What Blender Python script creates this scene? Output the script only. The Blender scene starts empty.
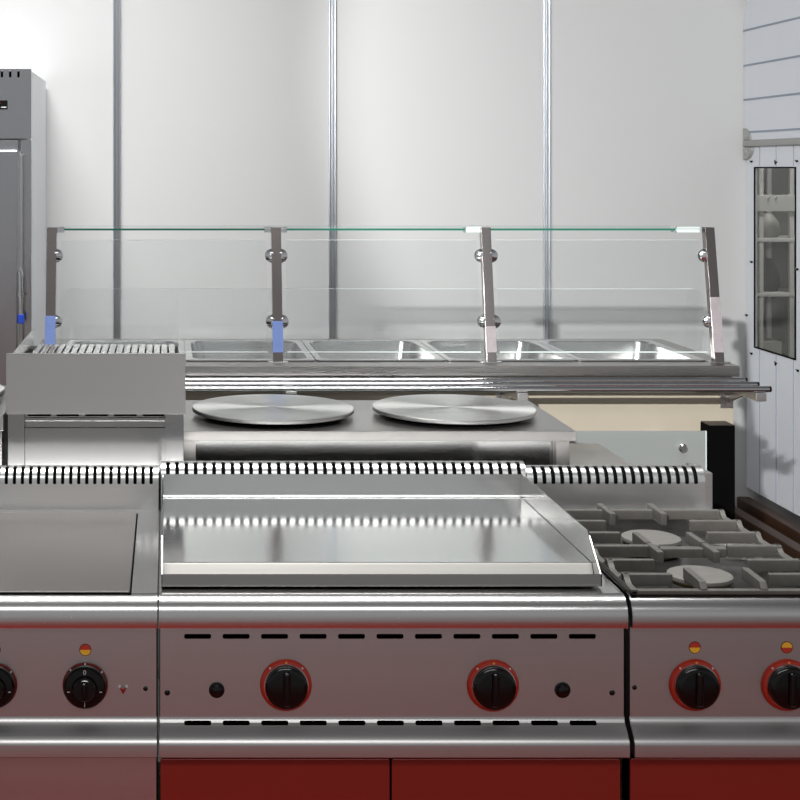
import bpy, bmesh, math, random
from mathutils import Vector, Matrix
random.seed(7)
PI = math.pi
CAMZ = 1.585
sc = bpy.context.scene
COL = sc.collection

# ------------------------------------------------------------------ materials
def new_mat(name):
    m = bpy.data.materials.new(name); m.use_nodes = True
    nt = m.node_tree
    return m, nt, nt.nodes, nt.links, nt.nodes['Principled BSDF']

def plain(name, col, rough=0.5, metal=0.0, noise=0.0, nscale=6.0, spec=0.5, coat=0.0, bump=0.0):
    m, nt, N, L, b = new_mat(name)
    b.inputs['Base Color'].default_value = (*col, 1)
    b.inputs['Roughness'].default_value = rough
    b.inputs['Metallic'].default_value = metal
    b.inputs['Specular IOR Level'].default_value = spec
    b.inputs['Coat Weight'].default_value = coat
    tc = N.new('ShaderNodeTexCoord')
    nz = N.new('ShaderNodeTexNoise'); nz.inputs['Scale'].default_value = nscale
    nz.inputs['Detail'].default_value = 4
    L.new(tc.outputs['Object'], nz.inputs['Vector'])
    mx = N.new('ShaderNodeMix'); mx.data_type = 'RGBA'
    mx.inputs['A'].default_value = (*[c*(1-noise) for c in col], 1)
    mx.inputs['B'].default_value = (*[min(1, c*(1+noise)) for c in col], 1)
    L.new(nz.outputs['Fac'], mx.inputs['Factor'])
    L.new(mx.outputs['Result'], b.inputs['Base Color'])
    if bump:
        bp = N.new('ShaderNodeBump'); bp.inputs['Strength'].default_value = bump
        bp.inputs['Distance'].default_value = 0.002
        n2 = N.new('ShaderNodeTexNoise'); n2.inputs['Scale'].default_value = 350
        L.new(tc.outputs['Object'], n2.inputs['Vector'])
        L.new(n2.outputs['Fac'], bp.inputs['Height']); L.new(bp.outputs['Normal'], b.inputs['Normal'])
    return m

def steel(name, col=(0.62, 0.61, 0.60), rough=0.25, brush=(3, 320, 320), bump=0.003, var=0.018, smudge=2.2):
    m, nt, N, L, b = new_mat(name)
    b.inputs['Metallic'].default_value = 1
    tc = N.new('ShaderNodeTexCoord')
    mp = N.new('ShaderNodeMapping'); mp.inputs['Scale'].default_value = brush
    L.new(tc.outputs['Object'], mp.inputs['Vector'])
    nz = N.new('ShaderNodeTexNoise'); nz.inputs['Scale'].default_value = 1; nz.inputs['Detail'].default_value = 1
    L.new(mp.outputs['Vector'], nz.inputs['Vector'])
    n2 = N.new('ShaderNodeTexNoise'); n2.inputs['Scale'].default_value = smudge; n2.inputs['Detail'].default_value = 5
    L.new(tc.outputs['Object'], n2.inputs['Vector'])
    mx = N.new('ShaderNodeMix'); mx.data_type = 'RGBA'
    mx.inputs['A'].default_value = (*[c*(1-var) for c in col], 1)
    mx.inputs['B'].default_value = (*[c*(1+var) for c in col], 1)
    L.new(nz.outputs['Fac'], mx.inputs['Factor']); L.new(mx.outputs['Result'], b.inputs['Base Color'])
    ad = N.new('ShaderNodeMath'); ad.operation = 'ADD'
    L.new(nz.outputs['Fac'], ad.inputs[0]); L.new(n2.outputs['Fac'], ad.inputs[1])
    mr = N.new('ShaderNodeMapRange')
    mr.inputs['From Min'].default_value = 0.6; mr.inputs['From Max'].default_value = 1.4
    mr.inputs['To Min'].default_value = rough*0.93; mr.inputs['To Max'].default_value = rough*1.07
    L.new(ad.outputs[0], mr.inputs['Value']); L.new(mr.outputs['Result'], b.inputs['Roughness'])
    if bump:
        bp = N.new('ShaderNodeBump'); bp.inputs['Strength'].default_value = bump
        bp.inputs['Distance'].default_value = 0.001
        L.new(nz.outputs['Fac'], bp.inputs['Height']); L.new(bp.outputs['Normal'], b.inputs['Normal'])
    return m

def glassy(name, tint, transp, rough=0.02, gloss=(1, 1, 1), ior=1.45):
    """clear sheet: mostly transparent with a fresnel reflection"""
    m, nt, N, L, b = new_mat(name)
    N.remove(b)
    out = N['Material Output']
    tr = N.new('ShaderNodeBsdfTransparent'); tr.inputs['Color'].default_value = (*tint, 1)
    gl = N.new('ShaderNodeBsdfGlossy'); gl.inputs['Roughness'].default_value = rough
    gl.inputs['Color'].default_value = (*gloss, 1)
    r0 = ((ior-1)/(ior+1))**2
    lw = N.new('ShaderNodeLayerWeight'); lw.inputs['Blend'].default_value = 0.5
    pw = N.new('ShaderNodeMath'); pw.operation = 'POWER'; pw.inputs[1].default_value = 5
    L.new(lw.outputs['Facing'], pw.inputs[0])
    sc_ = N.new('ShaderNodeMath'); sc_.operation = 'MULTIPLY_ADD'
    sc_.inputs[1].default_value = 1-r0; sc_.inputs[2].default_value = r0
    L.new(pw.outputs[0], sc_.inputs[0])
    mr = N.new('ShaderNodeMath'); mr.operation = 'ADD'; mr.inputs[1].default_value = 1 - transp
    mr.use_clamp = True
    L.new(sc_.outputs[0], mr.inputs[0])
    mx = N.new('ShaderNodeMixShader')
    L.new(mr.outputs[0], mx.inputs[0]); L.new(tr.outputs[0], mx.inputs[1]); L.new(gl.outputs[0], mx.inputs[2])
    L.new(mx.outputs[0], out.inputs['Surface'])
    return m

M = {}
M['steel'] = steel('brushed_steel', (0.62, 0.61, 0.60), 0.30)
M['steel_panel'] = steel('brushed_steel_panel', (0.50, 0.485, 0.48), 0.36, (3, 380, 380), 0.003, 0.012)
M['steel_top'] = steel('worktop_steel', (0.62, 0.61, 0.60), 0.22)
M['steel_griddle'] = steel('polished_griddle_steel', (0.86, 0.86, 0.85), 0.12, (3, 220, 220), 0, 0.015)
M['flue_steel'] = steel('flue_steel', (0.70, 0.70, 0.69), 0.30)
M['steel_satin'] = steel('satin_steel', (0.62, 0.60, 0.56), 0.45)
M['steel_guard'] = steel('guard_steel', (0.42, 0.415, 0.405), 0.13)
M['steel_warm'] = steel('warm_grey_steel', (0.46, 0.44, 0.425), 0.30)
M['steel_bright'] = steel('bright_steel', (0.74, 0.74, 0.73), 0.20)
M['steel_hot'] = steel('hotplate_steel', (0.36, 0.335, 0.32), 0.36, (4, 150, 150), 0.02, 0.04)
M['steel_vert'] = steel('vertical_brushed_steel', (0.50, 0.50, 0.515), 0.24, (300, 300, 3), 0.004)
M['chrome'] = plain('chrome', (0.72, 0.72, 0.73), 0.08, 1.0)
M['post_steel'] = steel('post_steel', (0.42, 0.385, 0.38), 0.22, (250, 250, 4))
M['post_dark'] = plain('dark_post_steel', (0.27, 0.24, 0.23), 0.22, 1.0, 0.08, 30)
M['slab'] = steel('dull_worktop_steel', (0.36, 0.345, 0.33), 0.28)
M['body_steel'] = steel('dull_body_steel', (0.34, 0.335, 0.335), 0.17)
M['alu'] = steel('aluminium_profile', (0.50, 0.52, 0.55), 0.35, (200, 200, 2), 0.02)
M['black'] = plain('black_plastic', (0.003, 0.003, 0.003), 0.15, 0, 0.2, 20, 0.35)
M['matte_black'] = plain('matte_black', (0.0015, 0.0015, 0.0015), 0.8, 0, 0.2, 20, 0.04)
M['void'] = plain('cavity_shade', (0.003, 0.003, 0.003), 0.9, 0, 0.1, 20, 0.05)  # near-black fill, stands in for the shade inside cavities and gaps
M['red_bezel'] = plain('red_plastic', (0.42, 0.022, 0.006), 0.3, 0, 0.1, 20)
M['dark_red'] = plain('dark_red_plastic', (0.13, 0.012, 0.008), 0.25, 0, 0.1, 20)
M['red_door'] = plain('red_enamel', (0.26, 0.018, 0.010), 0.40, 0, 0.06, 5, 0.4)
M['orange'] = plain('orange_mark', (0.8, 0.28, 0.06), 0.5, 0, 0.05)
M['yellow'] = plain('yellow_sticker', (0.9, 0.5, 0.03), 0.5, 0, 0.05)
M['red_sticker'] = plain('red_sticker', (0.5, 0.035, 0.015), 0.5, 0, 0.05)
M['white_mark'] = plain('white_mark', (0.6, 0.6, 0.58), 0.5, 0, 0.05)
M['wall'] = plain('white_laminate_wall', (0.50, 0.50, 0.495), 0.42, 0, 0.025, 0.8, 0.35)
M['iron'] = plain('cast_iron_enamel', (0.10, 0.093, 0.083), 0.50, 0.0, 0.25, 60, 0.5, 0, 0.25)
M['burner_cap'] = plain('burner_cap', (0.20, 0.19, 0.175), 0.55, 0.3, 0.15, 60, 0.4, 0, 0.1)
M['brass'] = plain('brass_burner', (0.45, 0.33, 0.12), 0.4, 1.0)
M['well'] = steel('burner_well_steel', (0.26, 0.25, 0.24), 0.3)
M['beige'] = plain('beige_laminate', (0.42, 0.37, 0.29), 0.5, 0, 0.06, 12)
M['white_paint'] = plain('white_coated_side', (0.82, 0.83, 0.85), 0.4, 0, 0.02)
M['canvas'] = plain('white_canvas', (0.74, 0.76, 0.80), 0.55, 0, 0.03, 3)
M['seam'] = plain('grey_blue_seam', (0.30, 0.35, 0.42), 0.6, 0, 0.1)
M['rail_grey'] = plain('grey_rail', (0.36, 0.36, 0.35), 0.5, 0.2, 0.08)
M['bracket'] = plain('grey_bracket', (0.42, 0.42, 0.41), 0.45, 0.5, 0.1)
M['floor'] = plain('grey_hall_floor', (0.045, 0.04, 0.036), 0.5, 0, 0.35, 3)
M['floor_light'] = plain('pale_hall_floor', (0.26, 0.25, 0.245), 0.55, 0, 0.15, 2)
M['carpet'] = plain('red_carpet', (0.24, 0.035, 0.028), 0.95, 0, 0.15, 90, 0.1, 0, 0.5)
M['wood'] = plain('brown_timber', (0.045, 0.02, 0.01), 0.45, 0, 0.45, 9)
M['blue'] = plain('blue_film', (0.22, 0.32, 0.68), 0.35, 0, 0.12, 40)
M['blue_dark'] = plain('blue_plastic', (0.02, 0.06, 0.42), 0.35)
M['film'] = plain('grey_film', (0.50, 0.45, 0.46), 0.22, 0.5, 0.2, 60)
M['frosted'] = plain('grey_green_backed_glass', (0.25, 0.265, 0.255), 0.18, 0, 0.03, 2, 0.5, 0.3)
M['glass'] = glassy('clear_glass', (0.985, 0.992, 0.99), 0.992)
M['glass_edge'] = plain('green_glass_edge', (0.02, 0.16, 0.11), 0.15, 0, 0.1, 20)
M['glass_pale_edge'] = plain('pale_glass_edge', (0.62, 0.68, 0.66), 0.2, 0, 0.05, 20)
M['smoked'] = glassy('smoked_clear_vinyl', (0.80, 0.80, 0.78), 0.98, 0.12, (0.7, 0.7, 0.68), 1.3)
M['lamp_red'] = plain('red_lens', (0.25, 0.012, 0.006), 0.15)
M['dim_grey'] = plain('dim_grey_board', (0.16, 0.16, 0.15), 0.6, 0, 0.2, 5)
M['dim_dark'] = plain('dim_dark_board', (0.05, 0.05, 0.048), 0.6, 0, 0.2, 5)

def radial_steel():
    m, nt, N, L, b = new_mat('turned_steel_disc')
    b.inputs['Anisotropic Rotation'].default_value = 0.0
    b.inputs['Metallic'].default_value = 1
    b.inputs['Base Color'].default_value = (0.70, 0.695, 0.67, 1)
    b.inputs['Roughness'].default_value = 0.30
    b.inputs['Anisotropic'].default_value = 0.85
    tg = N.new('ShaderNodeTangent'); tg.direction_type = 'RADIAL'; tg.axis = 'Z'
    L.new(tg.outputs[0], b.inputs['Tangent'])
    tc = N.new('ShaderNodeTexCoord')
    ln = N.new('ShaderNodeVectorMath'); ln.operation = 'LENGTH'
    L.new(tc.outputs['Object'], ln.inputs[0])
    nz = N.new('ShaderNodeTexNoise'); nz.noise_dimensions = '1D'; nz.inputs['Scale'].default_value = 220
    L.new(ln.outputs['Value'], nz.inputs['W'])
    mr = N.new('ShaderNodeMapRange'); mr.inputs['To Min'].default_value = 0.27; mr.inputs['To Max'].default_value = 0.33
    L.new(nz.outputs['Fac'], mr.inputs['Value']); L.new(mr.outputs['Result'], b.inputs['Roughness'])
    return m
M['turned'] = radial_steel()

# ------------------------------------------------------------------ mesh helpers
class MB:
    def __init__(s): s.bm = bmesh.new()
    def box(s, x0, x1, y0, y1, z0, z1, bev=0.0, seg=2):
        t = bmesh.new()
        bmesh.ops.create_cube(t, size=1)
        for v in t.verts:
            v.co = Vector(((x0+x1)/2 + v.co.x*(x1-x0), (y0+y1)/2 + v.co.y*(y1-y0), (z0+z1)/2 + v.co.z*(z1-z0)))
        if bev: bmesh.ops.bevel(t, geom=t.edges[:], offset=bev, segments=seg, profile=0.5, affect='EDGES')
        return s.merge(t)
    def merge(s, t, mat=None):
        if mat is not None: bmesh.ops.transform(t, matrix=mat, verts=t.verts)
        me = bpy.data.meshes.new('tmp'); t.to_mesh(me); t.free()
        s.bm.from_mesh(me); bpy.data.meshes.remove(me)
        return s
    def lathe(s, prof, n=48, mat=None):
        """prof: (r, z) list turned about local Z"""
        t = bmesh.new(); rings = []
        for r, z in prof:
            if r < 1e-6: rings.append([t.verts.new((0, 0, z))])
            else: rings.append([t.verts.new((r*math.cos(2*PI*k/n), r*math.sin(2*PI*k/n), z)) for k in range(n)])
        for a, b in zip(rings, rings[1:]):
            for k in range(n):
                k2 = (k+1) % n
                if len(a) == 1 and len(b) == 1: continue
                if len(a) == 1: t.faces.new((a[0], b[k], b[k2]))
                elif len(b) == 1: t.faces.new((a[k], b[0], a[k2]))
                else: t.faces.new((a[k], b[k], b[k2], a[k2]))
        bmesh.ops.recalc_face_normals(t, faces=t.faces)
        return s.merge(t, mat)
    def cyl(s, p0, p1, r, n=24, bev=0.0):
        p0 = Vector(p0); p1 = Vector(p1); d = p1-p0; L_ = d.length
        q = d.to_track_quat('Z', 'Y').to_matrix().to_4x4()
        mat = Matrix.Translation(p0) @ q
        b = min(bev, r*0.5)
        prof = [(0, 0), (r-b, 0)] + ([(r, b), (r, L_-b)] if b else [(r, 0), (r, L_)][0:0] + [(r, 0.0), (r, L_)]) + [(r-b, L_), (0, L_)]
        # drop duplicates
        pr = [prof[0]]
        for p in prof[1:]:
            if (abs(p[0]-pr[-1][0]) + abs(p[1]-pr[-1][1])) > 1e-7: pr.append(p)
        return s.lathe(pr, n, mat)
    def extrude(s, pts, axis, a, b, bev=0.0):
        """closed polygon pts (u,v) extruded along axis: 'x' -> (y,z), 'y' -> (x,z), 'z' -> (x,y)"""
        t = bmesh.new()
        def P(u, v, w):
            return {'x': (w, u, v), 'y': (u, w, v), 'z': (u, v, w)}[axis]
        va = [t.verts.new(P(u, v, a)) for u, v in pts]; vb = [t.verts.new(P(u, v, b)) for u, v in pts]
        n = len(pts)
        t.faces.new(va); t.faces.new(list(reversed(vb)))
        for k in range(n): t.faces.new((va[k], vb[k], vb[(k+1) % n], va[(k+1) % n]))
        bmesh.ops.recalc_face_normals(t, faces=t.faces)
        if bev: bmesh.ops.bevel(t, geom=t.edges[:], offset=bev, segments=2, profile=0.5, affect='EDGES')
        return s.merge(t)
    def build(s, name, mat, parent=None, solid=0.0, angle=32, origin=None):
        me = bpy.data.meshes.new(name)
        if origin is not None:
            bmesh.ops.translate(s.bm, verts=s.bm.verts, vec=-Vector(origin))
        s.bm.to_mesh(me); s.bm.free()
        if solid:
            to = bpy.data.objects.new('tmp', me); COL.objects.link(to)
            md = to.modifiers.new('thickness', 'SOLIDIFY'); md.thickness = solid; md.offset = -1
            bpy.context.view_layer.update()
            me2 = bpy.data.meshes.new_from_object(to.evaluated_get(bpy.context.evaluated_depsgraph_get()))
            bpy.data.objects.remove(to); bpy.data.meshes.remove(me); me = me2; me.name = name
        me.materials.clear()
        me.materials.append(mat if not isinstance(mat, str) else M[mat])
        for p in me.polygons: p.use_smooth = True
        me.set_sharp_from_angle(angle=math.radians(angle))
        o = bpy.data.objects.new(name, me); COL.objects.link(o)
        if origin is not None: o.location = origin
        if parent is not None: par(o, parent)
        wn = o.modifiers.new('normals', 'WEIGHTED_NORMAL'); wn.keep_sharp = True
        return o

def par(o, p):
    """parent without moving: origins are kept in world coordinates"""
    w = o.location.copy()
    o.parent = p
    q = p; off = Vector((0, 0, 0))
    while q is not None:
        off += q.location; q = q.parent
    o.location = w - off

def thing(name, label, cat, loc, group=None):
    o = bpy.data.objects.new(name, None); COL.objects.link(o)
    o.location = loc; o.empty_display_size = 0.1
    o['label'] = label; o['category'] = cat
    if group: o['group'] = group
    return o
def tag(o, label, cat, group=None):
    o['label'] = label; o['category'] = cat
    if group: o['group'] = group
    return o
def struct(o):
    o['kind'] = 'structure'; return o

def sheet(mb, x0, x1, prof, slots=()):
    """open sheet: polyline prof (y,z) swept from x0 to x1 with stadium slots (xa,xb,ta,tb) cut, t = arc length"""
    pr_ = [prof[0]]
    for p in prof[1:]:
        if math.dist(p, pr_[-1]) > 1e-6: pr_.append(p)
    prof = pr_
    ts = [0.0]
    for a, b in zip(prof, prof[1:]): ts.append(ts[-1] + math.dist(a, b))
    xs = {round(x0, 5), round(x1, 5)}; tt = {round(t, 5) for t in ts}
    for xa, xb, ta, tb in slots:
        r = min(xb-xa, tb-ta)/2
        for f in (0, .13, .5, 1.0):
            for v in (xa+f*r, xb-f*r): xs.add(round(v, 5))
            for v in (ta+f*r, tb-f*r): tt.add(round(v, 5))
    def uniq(q):
        q = sorted(q); o = [q[0]]
        for v in q[1:]:
            if v-o[-1] > 2e-4: o.append(v)
        return o
    xs = uniq(xs); tt = [t for t in uniq(tt) if t <= ts[-1]+1e-6]
    def at(t):
        for i in range(len(ts)-1):
            if t <= ts[i+1]+1e-9:
                f = (t-ts[i])/(ts[i+1]-ts[i]); a, b = prof[i], prof[i+1]
                return a[0]+(b[0]-a[0])*f, a[1]+(b[1]-a[1])*f
        return prof[-1]
    def inside(x, t):
        for xa, xb, ta, tb in slots:
            if x < xa or x > xb or t < ta or t > tb: continue
            r = min(xb-xa, tb-ta)/2
            cx = min(max(x, xa+r), xb-r); ct = min(max(t, ta+r), tb-r)
            if (x-cx)**2 + (t-ct)**2 <= r*r: return True
        return False
    t_ = bmesh.new()
    V = [[t_.verts.new((x, *at(t))) for t in tt] for x in xs]
    for i in range(len(xs)-1):
        for j in range(len(tt)-1):
            if not inside((xs[i]+xs[i+1])/2, (tt[j]+tt[j+1])/2):
                t_.faces.new((V[i][j], V[i+1][j], V[i+1][j+1], V[i][j+1]))
    loose = [v for v in t_.verts if not v.link_faces]
    bmesh.ops.delete(t_, geom=loose, context='VERTS')
    mb.merge(t_)

def arc(cy, cz, r, a0, a1, n=6):
    return [(cy + r*math.cos(math.radians(a0+(a1-a0)*k/n)), cz + r*math.sin(math.radians(a0+(a1-a0)*k/n))) for k in range(n+1)]

def Z(drop): return CAMZ - drop

# ------------------------------------------------------------------ setting
struct(MB().box(-7, 5.2, 2.0, 9.0, -0.1, 0).build('floor', 'floor'))
struct(MB().box(-7, 5.2, -6.0, 2.0, -0.1, 0).build('floor', 'floor_light'))
tag(MB().box(-4, 3.2, 0.55, 2.44, 0.0, 0.012).build('carpet', 'carpet', origin=(0, 1.3, 0)),
    'red carpet runner on the floor in front of the cooking ranges', 'carpet')
WB = 6.67
struct(MB().box(-3.6, 2.72, WB, WB+0.06, 0.0, 2.75).build('wall_back', 'wall'))
for k, px in enumerate((117, 332.3, 546.3, -97)):
    X = (px-167)/216.0
    m = MB()
    m.box(X-0.0165, X+0.0165, WB-0.006, WB, 0, 2.75)
    m.box(X-0.0165, X-0.0095, WB-0.022, WB-0.006, 0, 2.75, 0.002)
    m.box(X+0.0095, X+0.0165, WB-0.022, WB-0.006, 0, 2.75, 0.002)
    m.box(X-0.0035, X+0.0035, WB-0.018, WB-0.006, 0, 2.75, 0.001)
    struct(m.build('trim_%d' % (k+1), 'alu'))
# ------------------------------------------------------------------ right side: tarpaulin stall wall
XW = 2.683
cur = thing('stall_curtain', 'white canvas curtain with vertical seams and a tall smoked window, at far right', 'curtain', (XW, 6.2, 0))
win = (6.14, 6.575, Z(0.82), Z(-0.005))   # y0,y1,z0,z1
m = MB()
zt, zb = Z(-0.0978), Z(1.477)
m.box(XW, XW+0.012, 4.9, win[0], zb, zt)
m.box(XW, XW+0.012, win[1], WB-0.002, zb, zt)
m.box(XW, XW+0.012, win[0], win[1], zb, win[2])
m.box(XW, XW+0.012, win[0], win[1], win[3], zt)
m.build('canvas_panel', 'canvas', cur)
m = MB()
for y in (6.516, 6.34, 6.165, 5.98, 5.8, 5.62, 5.44, 5.26, 5.08):
    if win[0] < y < win[1]:
        m.box(XW-0.002, XW, y-0.002, y+0.002, zb, win[2]-0.004); m.box(XW-0.002, XW, y-0.002, y+0.002, win[3]+0.004, zt)
    else: m.box(XW-0.002, XW, y-0.002, y+0.002, zb, zt)
m.build('seam', 'seam', cur)
wf = MB()
e = 0.006
wf.box(XW-0.004, XW-0.0002, win[0], win[0]+e, win[2], win[3]); wf.box(XW-0.004, XW-0.0002, win[1]-e*1.6, win[1], win[2], win[3])
wf.box(XW-0.004, XW-0.0002, win[0], win[1], win[2], win[2]+e); wf.box(XW-0.004, XW-0.0002, win[0], win[1], win[3]-e, win[3])
wfo = wf.build('window_frame', 'matte_black', cur)
MB().box(XW+0.001, XW+0.003, win[0]+e, win[1]-e, win[2]+e, win[3]-e).build('window_pane', 'smoked', wfo)
def toggle(y, z, horiz=False):
    m = MB()
    a, b = (0.009, 0.003) if horiz else (0.003, 0.009)
    m.cyl((XW-0.008, y-a, z-b), (XW-0.008, y+a, z+b), 0.0028, 10)
    m.cyl((XW-0.008, y, z), (XW, y, z), 0.004, 10)
    t = m.build('toggle', 'matte_black', cur)
    MB().cyl((XW-0.0125, y, z+0.002), (XW-0.0105, y, z+0.002), 0.003, 12).build('snap', 'chrome', t)
for y, z, h in ((6.60, Z(-0.03), 1), (6.335, Z(-0.025), 0), (6.125, Z(-0.03), 1), (6.60, Z(0.43), 1), (6.12, Z(0.43), 1),
                (6.60, Z(0.85), 1), (6.335, Z(0.86), 0), (6.115, Z(0.86), 1), (6.655, Z(0.68), 1)):
    toggle(y, z, h)
aw = thing('awning_panel', 'white ribbed awning panel above the grey rail at the top right', 'awning', (XW, 6.2, Z(-0.14)))
aw_m = MB()
zt2 = 2.75
aw_m.extrude([(4.9, Z(-0.1283)), (WB-0.005, Z(-0.1283)), (WB-0.005, Z(-0.70)), (WB-0.04, Z(-0.76)), (WB-0.09, zt2), (4.9, zt2)], 'x', XW-0.012, XW+0.015)
aw_m.build('panel', 'canvas', aw)
for d in (-0.635, -0.473, -0.315, -0.165):
    MB().box(XW-0.016, XW-0.012, 4.9, WB-0.006, Z(d)-0.004, Z(d)+0.004).build('rib_line', 'seam', aw)
struct(MB().box(XW-0.02, XW+0.02, 4.9, WB-0.004, Z(-0.098), Z(-0.128), 0.006).build('trim_5', 'rail_grey'))
def bracket(name, cy, cz, up, label):
    pts = [(cy, cz)]
    n = 10
    for k in range(n+1):
        a = math.radians(90*k/n)
        pts.append((cy-0.085*math.cos(a), cz+up*0.055*math.sin(a)))
    m = MB(); m.extrude(pts, 'x', XW-0.018, XW-(0.0125 if up > 0 else 0.0003), 0.001)
    t = thing(name, label, 'bracket', (XW-0.012, cy, cz))
    m.build('plate', 'bracket', t)
    for a in (0.35, 0.9):
        p = (XW-0.021, cy-0.055*math.cos(a*1.2), cz+up*0.035*math.sin(a*1.2))
        MB().cyl(p, (XW-0.018, p[1], p[2]), 0.005, 12, 0.001).build('bolt', 'chrome', t)
bracket('corner_bracket', WB-0.006, Z(-0.130), 1, 'rounded grey metal corner bracket just above the grey rail')
bracket('corner_bracket', WB-0.006, Z(-0.092), -1, 'rounded grey metal corner bracket just below the grey rail')
# stand behind the window
rk = thing('storage_rack', 'dim grey storage rack seen through the smoked window', 'rack', (3.0, 7.1, 0))
for X in (2.80, 2.877, 3.025, 3.20):
    for y in (6.98, 7.24): MB().box(X-0.011, X+0.011, y-0.011, y+0.011, 0, 1.9, 0.002).build('upright', 'rail_grey', rk)
for z in (0.55, 0.98, 1.245):
    MB().box(2.789, 3.211, 6.965, 7.255, z-0.018, z, 0.003).build('shelf', 'rail_grey', rk)
MB().box(2.815, 3.19, 6.955, 6.964, 1.375, 1.455, 0.003).build('crossbeam', 'bracket', rk)
for X in (2.905, 2.94, 3.04): MB().cyl((X, 6.948, 1.44), (X, 6.955, 1.44), 0.006, 12).build('bolt', 'chrome', rk)
MB().box(2.79, 3.21, 7.26, 7.268, 0.3, 1.9).build('back_panel', 'dim_dark', rk)
def bag(name, X, y, z, rx, rz, mat, label, cat):
    m = MB(); m.lathe([(0, 0), (rx*0.8, 0.0), (rx, rz*0.2), (rx*0.95, rz*0.55), (rx*0.6, rz*0.85), (rx*0.35, rz), (0, rz)], 20)
    o = m.build(name, mat); o.location = (X, y, z); tag(o, label, cat)
bag('storage_jar', 2.955, 7.08, 1.246, 0.055, 0.115, 'dim_grey', 'pale rounded jar on the upper shelf behind the smoked window', 'jar')
bag('storage_jar', 2.95, 7.08, 0.981, 0.060, 0.16, 'matte_black', 'dark rounded jar on the middle shelf behind the smoked window', 'jar')
tag(MB().box(2.90, 3.005, 7.03, 7.18, 0.551, 0.74, 0.008).build('storage_box', 'dim_grey', origin=(2.95, 7.1, 0.551)), 'grey box on the lowest visible shelf behind the smoked window', 'box')
struct(MB().box(3.9, 3.96, 4.6, 7.2, 0, 2.75).build('wall_right', 'dim_grey'))
# timber below the curtain
for X, z, r, lab in ((2.655, 0.042, 0.03, 'brown timber beam on the floor directly under the white canvas curtain'),
                     (2.545, 0.03, 0.028, 'brown timber beam on the floor, second out from the canvas curtain'),
                     (2.40, 0.028, 0.026, 'brown timber beam on the floor nearest to the black post')):
    m = MB(); m.box(X-r, X+r, 4.6, WB-0.03, max(z-r, 0.0), z+r, 0.008)
    tag(m.build('timber_beam', 'wood', origin=(X, 5.6, max(z-r, 0))), lab, 'beam', 'timber beams under the stall curtain')

# ------------------------------------------------------------------ fridge
fr = thing('upright_fridge', 'tall stainless steel upright refrigerator with white side standing at the left wall', 'refrigerator', (-0.91, 6.26, 0))
FX0, FX1, FY = -1.26, -0.556, 5.90
MB().box(FX0+0.012, FX1-0.002, FY+0.03, 6.64, 0.1, 1.985, 0.003).build('cabinet_body', 'white_paint', fr)
MB().box(FX0+0.03, FX1-0.02, FY+0.015, FY+0.03, 1.71, 1.98).build('inner_cavity', 'void', fr)
m = MB()
slots = []
for i in range(14):
    x = -0.605 - i*0.0338
    slots.append((x-0.0085, x+0.0015, 0.006, 0.034))
sheet(m, FX0, FX1, [(FY+0.03, 1.99), (FY, 1.99), (FY, 1.706)], [(a, b, c+0.03, d+0.03) for a, b, c, d in slots])
tp = m.build('top_panel', 'steel_vert', fr, 0.0015)
dsp = MB().box(-0.80, -0.653, FY-0.004, FY-0.0002, 1.825, 1.862, 0.001).build('display', 'black', fr)
MB().box(-0.69, -0.683, FY-0.005, FY-0.0042, 1.846, 1.853).build('indicator', 'lamp_red', dsp)
MB().box(-0.68, -0.657, FY-0.005, FY-0.0042, 1.832, 1.836).build('caption_strip', 'white_mark', dsp)
MB().box(-0.60, FX1, FY+0.002, FY+0.03, 0.1, 1.70, 0.002).build('door_surround', 'steel_vert', fr)
MB().box(FX0, -0.61, FY+0.002, FY+0.03, 1.655, 1.70, 0.002).build('door_surround', 'steel_vert', fr)
dr = MB().box(FX0+0.01, -0.602, FY-0.045, FY, 0.14, 1.66, 0.012, 3).build('door', 'steel_vert', fr)
MB().box(-0.606, -0.588, FY-0.03, FY+0.002, 0.14, 1.64, 0.004).build('door_channel', 'steel', dr)
h = MB(); h.box(-0.604, -0.586, FY-0.052, FY-0.03, 0.985, 1.16, 0.004); h.cyl((-0.595, FY-0.05, 1.165), (-0.595, FY-0.05, 1.15), 0.011, 16)
h.box(-0.606, -0.58, FY-0.05, FY-0.03, 1.06, 1.075, 0.002)
hd = h.build('lock_handle', 'chrome', dr)
MB().box(-0.606, -0.580, FY-0.056, FY-0.04, 0.953, 0.99, 0.003).build('blue_tab', 'blue_dark', hd)
for x in (FX0+0.06, FX1-0.06):
    for y in (FY+0.1, 6.56): MB().cyl((x, y, 0), (x, y, 0.1), 0.02, 16).build('leg', 'chrome', fr)

# ------------------------------------------------------------------ serving counter
SX0, SX1, SY0, SY1 = -0.42, 1.668, 4.19, 4.86
ST, SB = Z(0.576), Z(0.608)
ct = thing('serving_counter', 'steel food serving counter with sunken pans, beige boarded front and a glass sneeze guard', 'counter', (0.63, 4.5, 0))
hx0, hx1, hy0, hy1 = -0.332, 1.608, 4.29, 4.775
m = MB()
m.box(SX0, SX1, SY0, hy0, SB, ST, 0.003); m.box(SX0, SX1, hy1, SY1, SB, ST, 0.003)
m.box(SX0, hx0, hy0-0.004, hy1+0.004, SB, ST, 0.001); m.box(hx1, SX1, hy0-0.004, hy1+0.004, SB, ST, 0.001)
m.build('worktop', 'slab', ct)
for k in range(1, 5):
    x = hx0 + 0.388*k
    MB().box(x-0.007, x+0.007, hy0, hy1, SB+0.004, ST-0.0005, 0.001).build('divider_bar', 'steel', ct)
m = MB()
m.box(SX0+0.02, SX1-0.0, 4.25, 4.83, 0.08, 0.80)
m.box(SX0+0.02, SX1-0.0, 4.25, 4.27, 0.80, SB-0.001); m.box(SX0+0.02, SX1, 4.81, 4.83, 0.80, SB-0.001)
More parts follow.
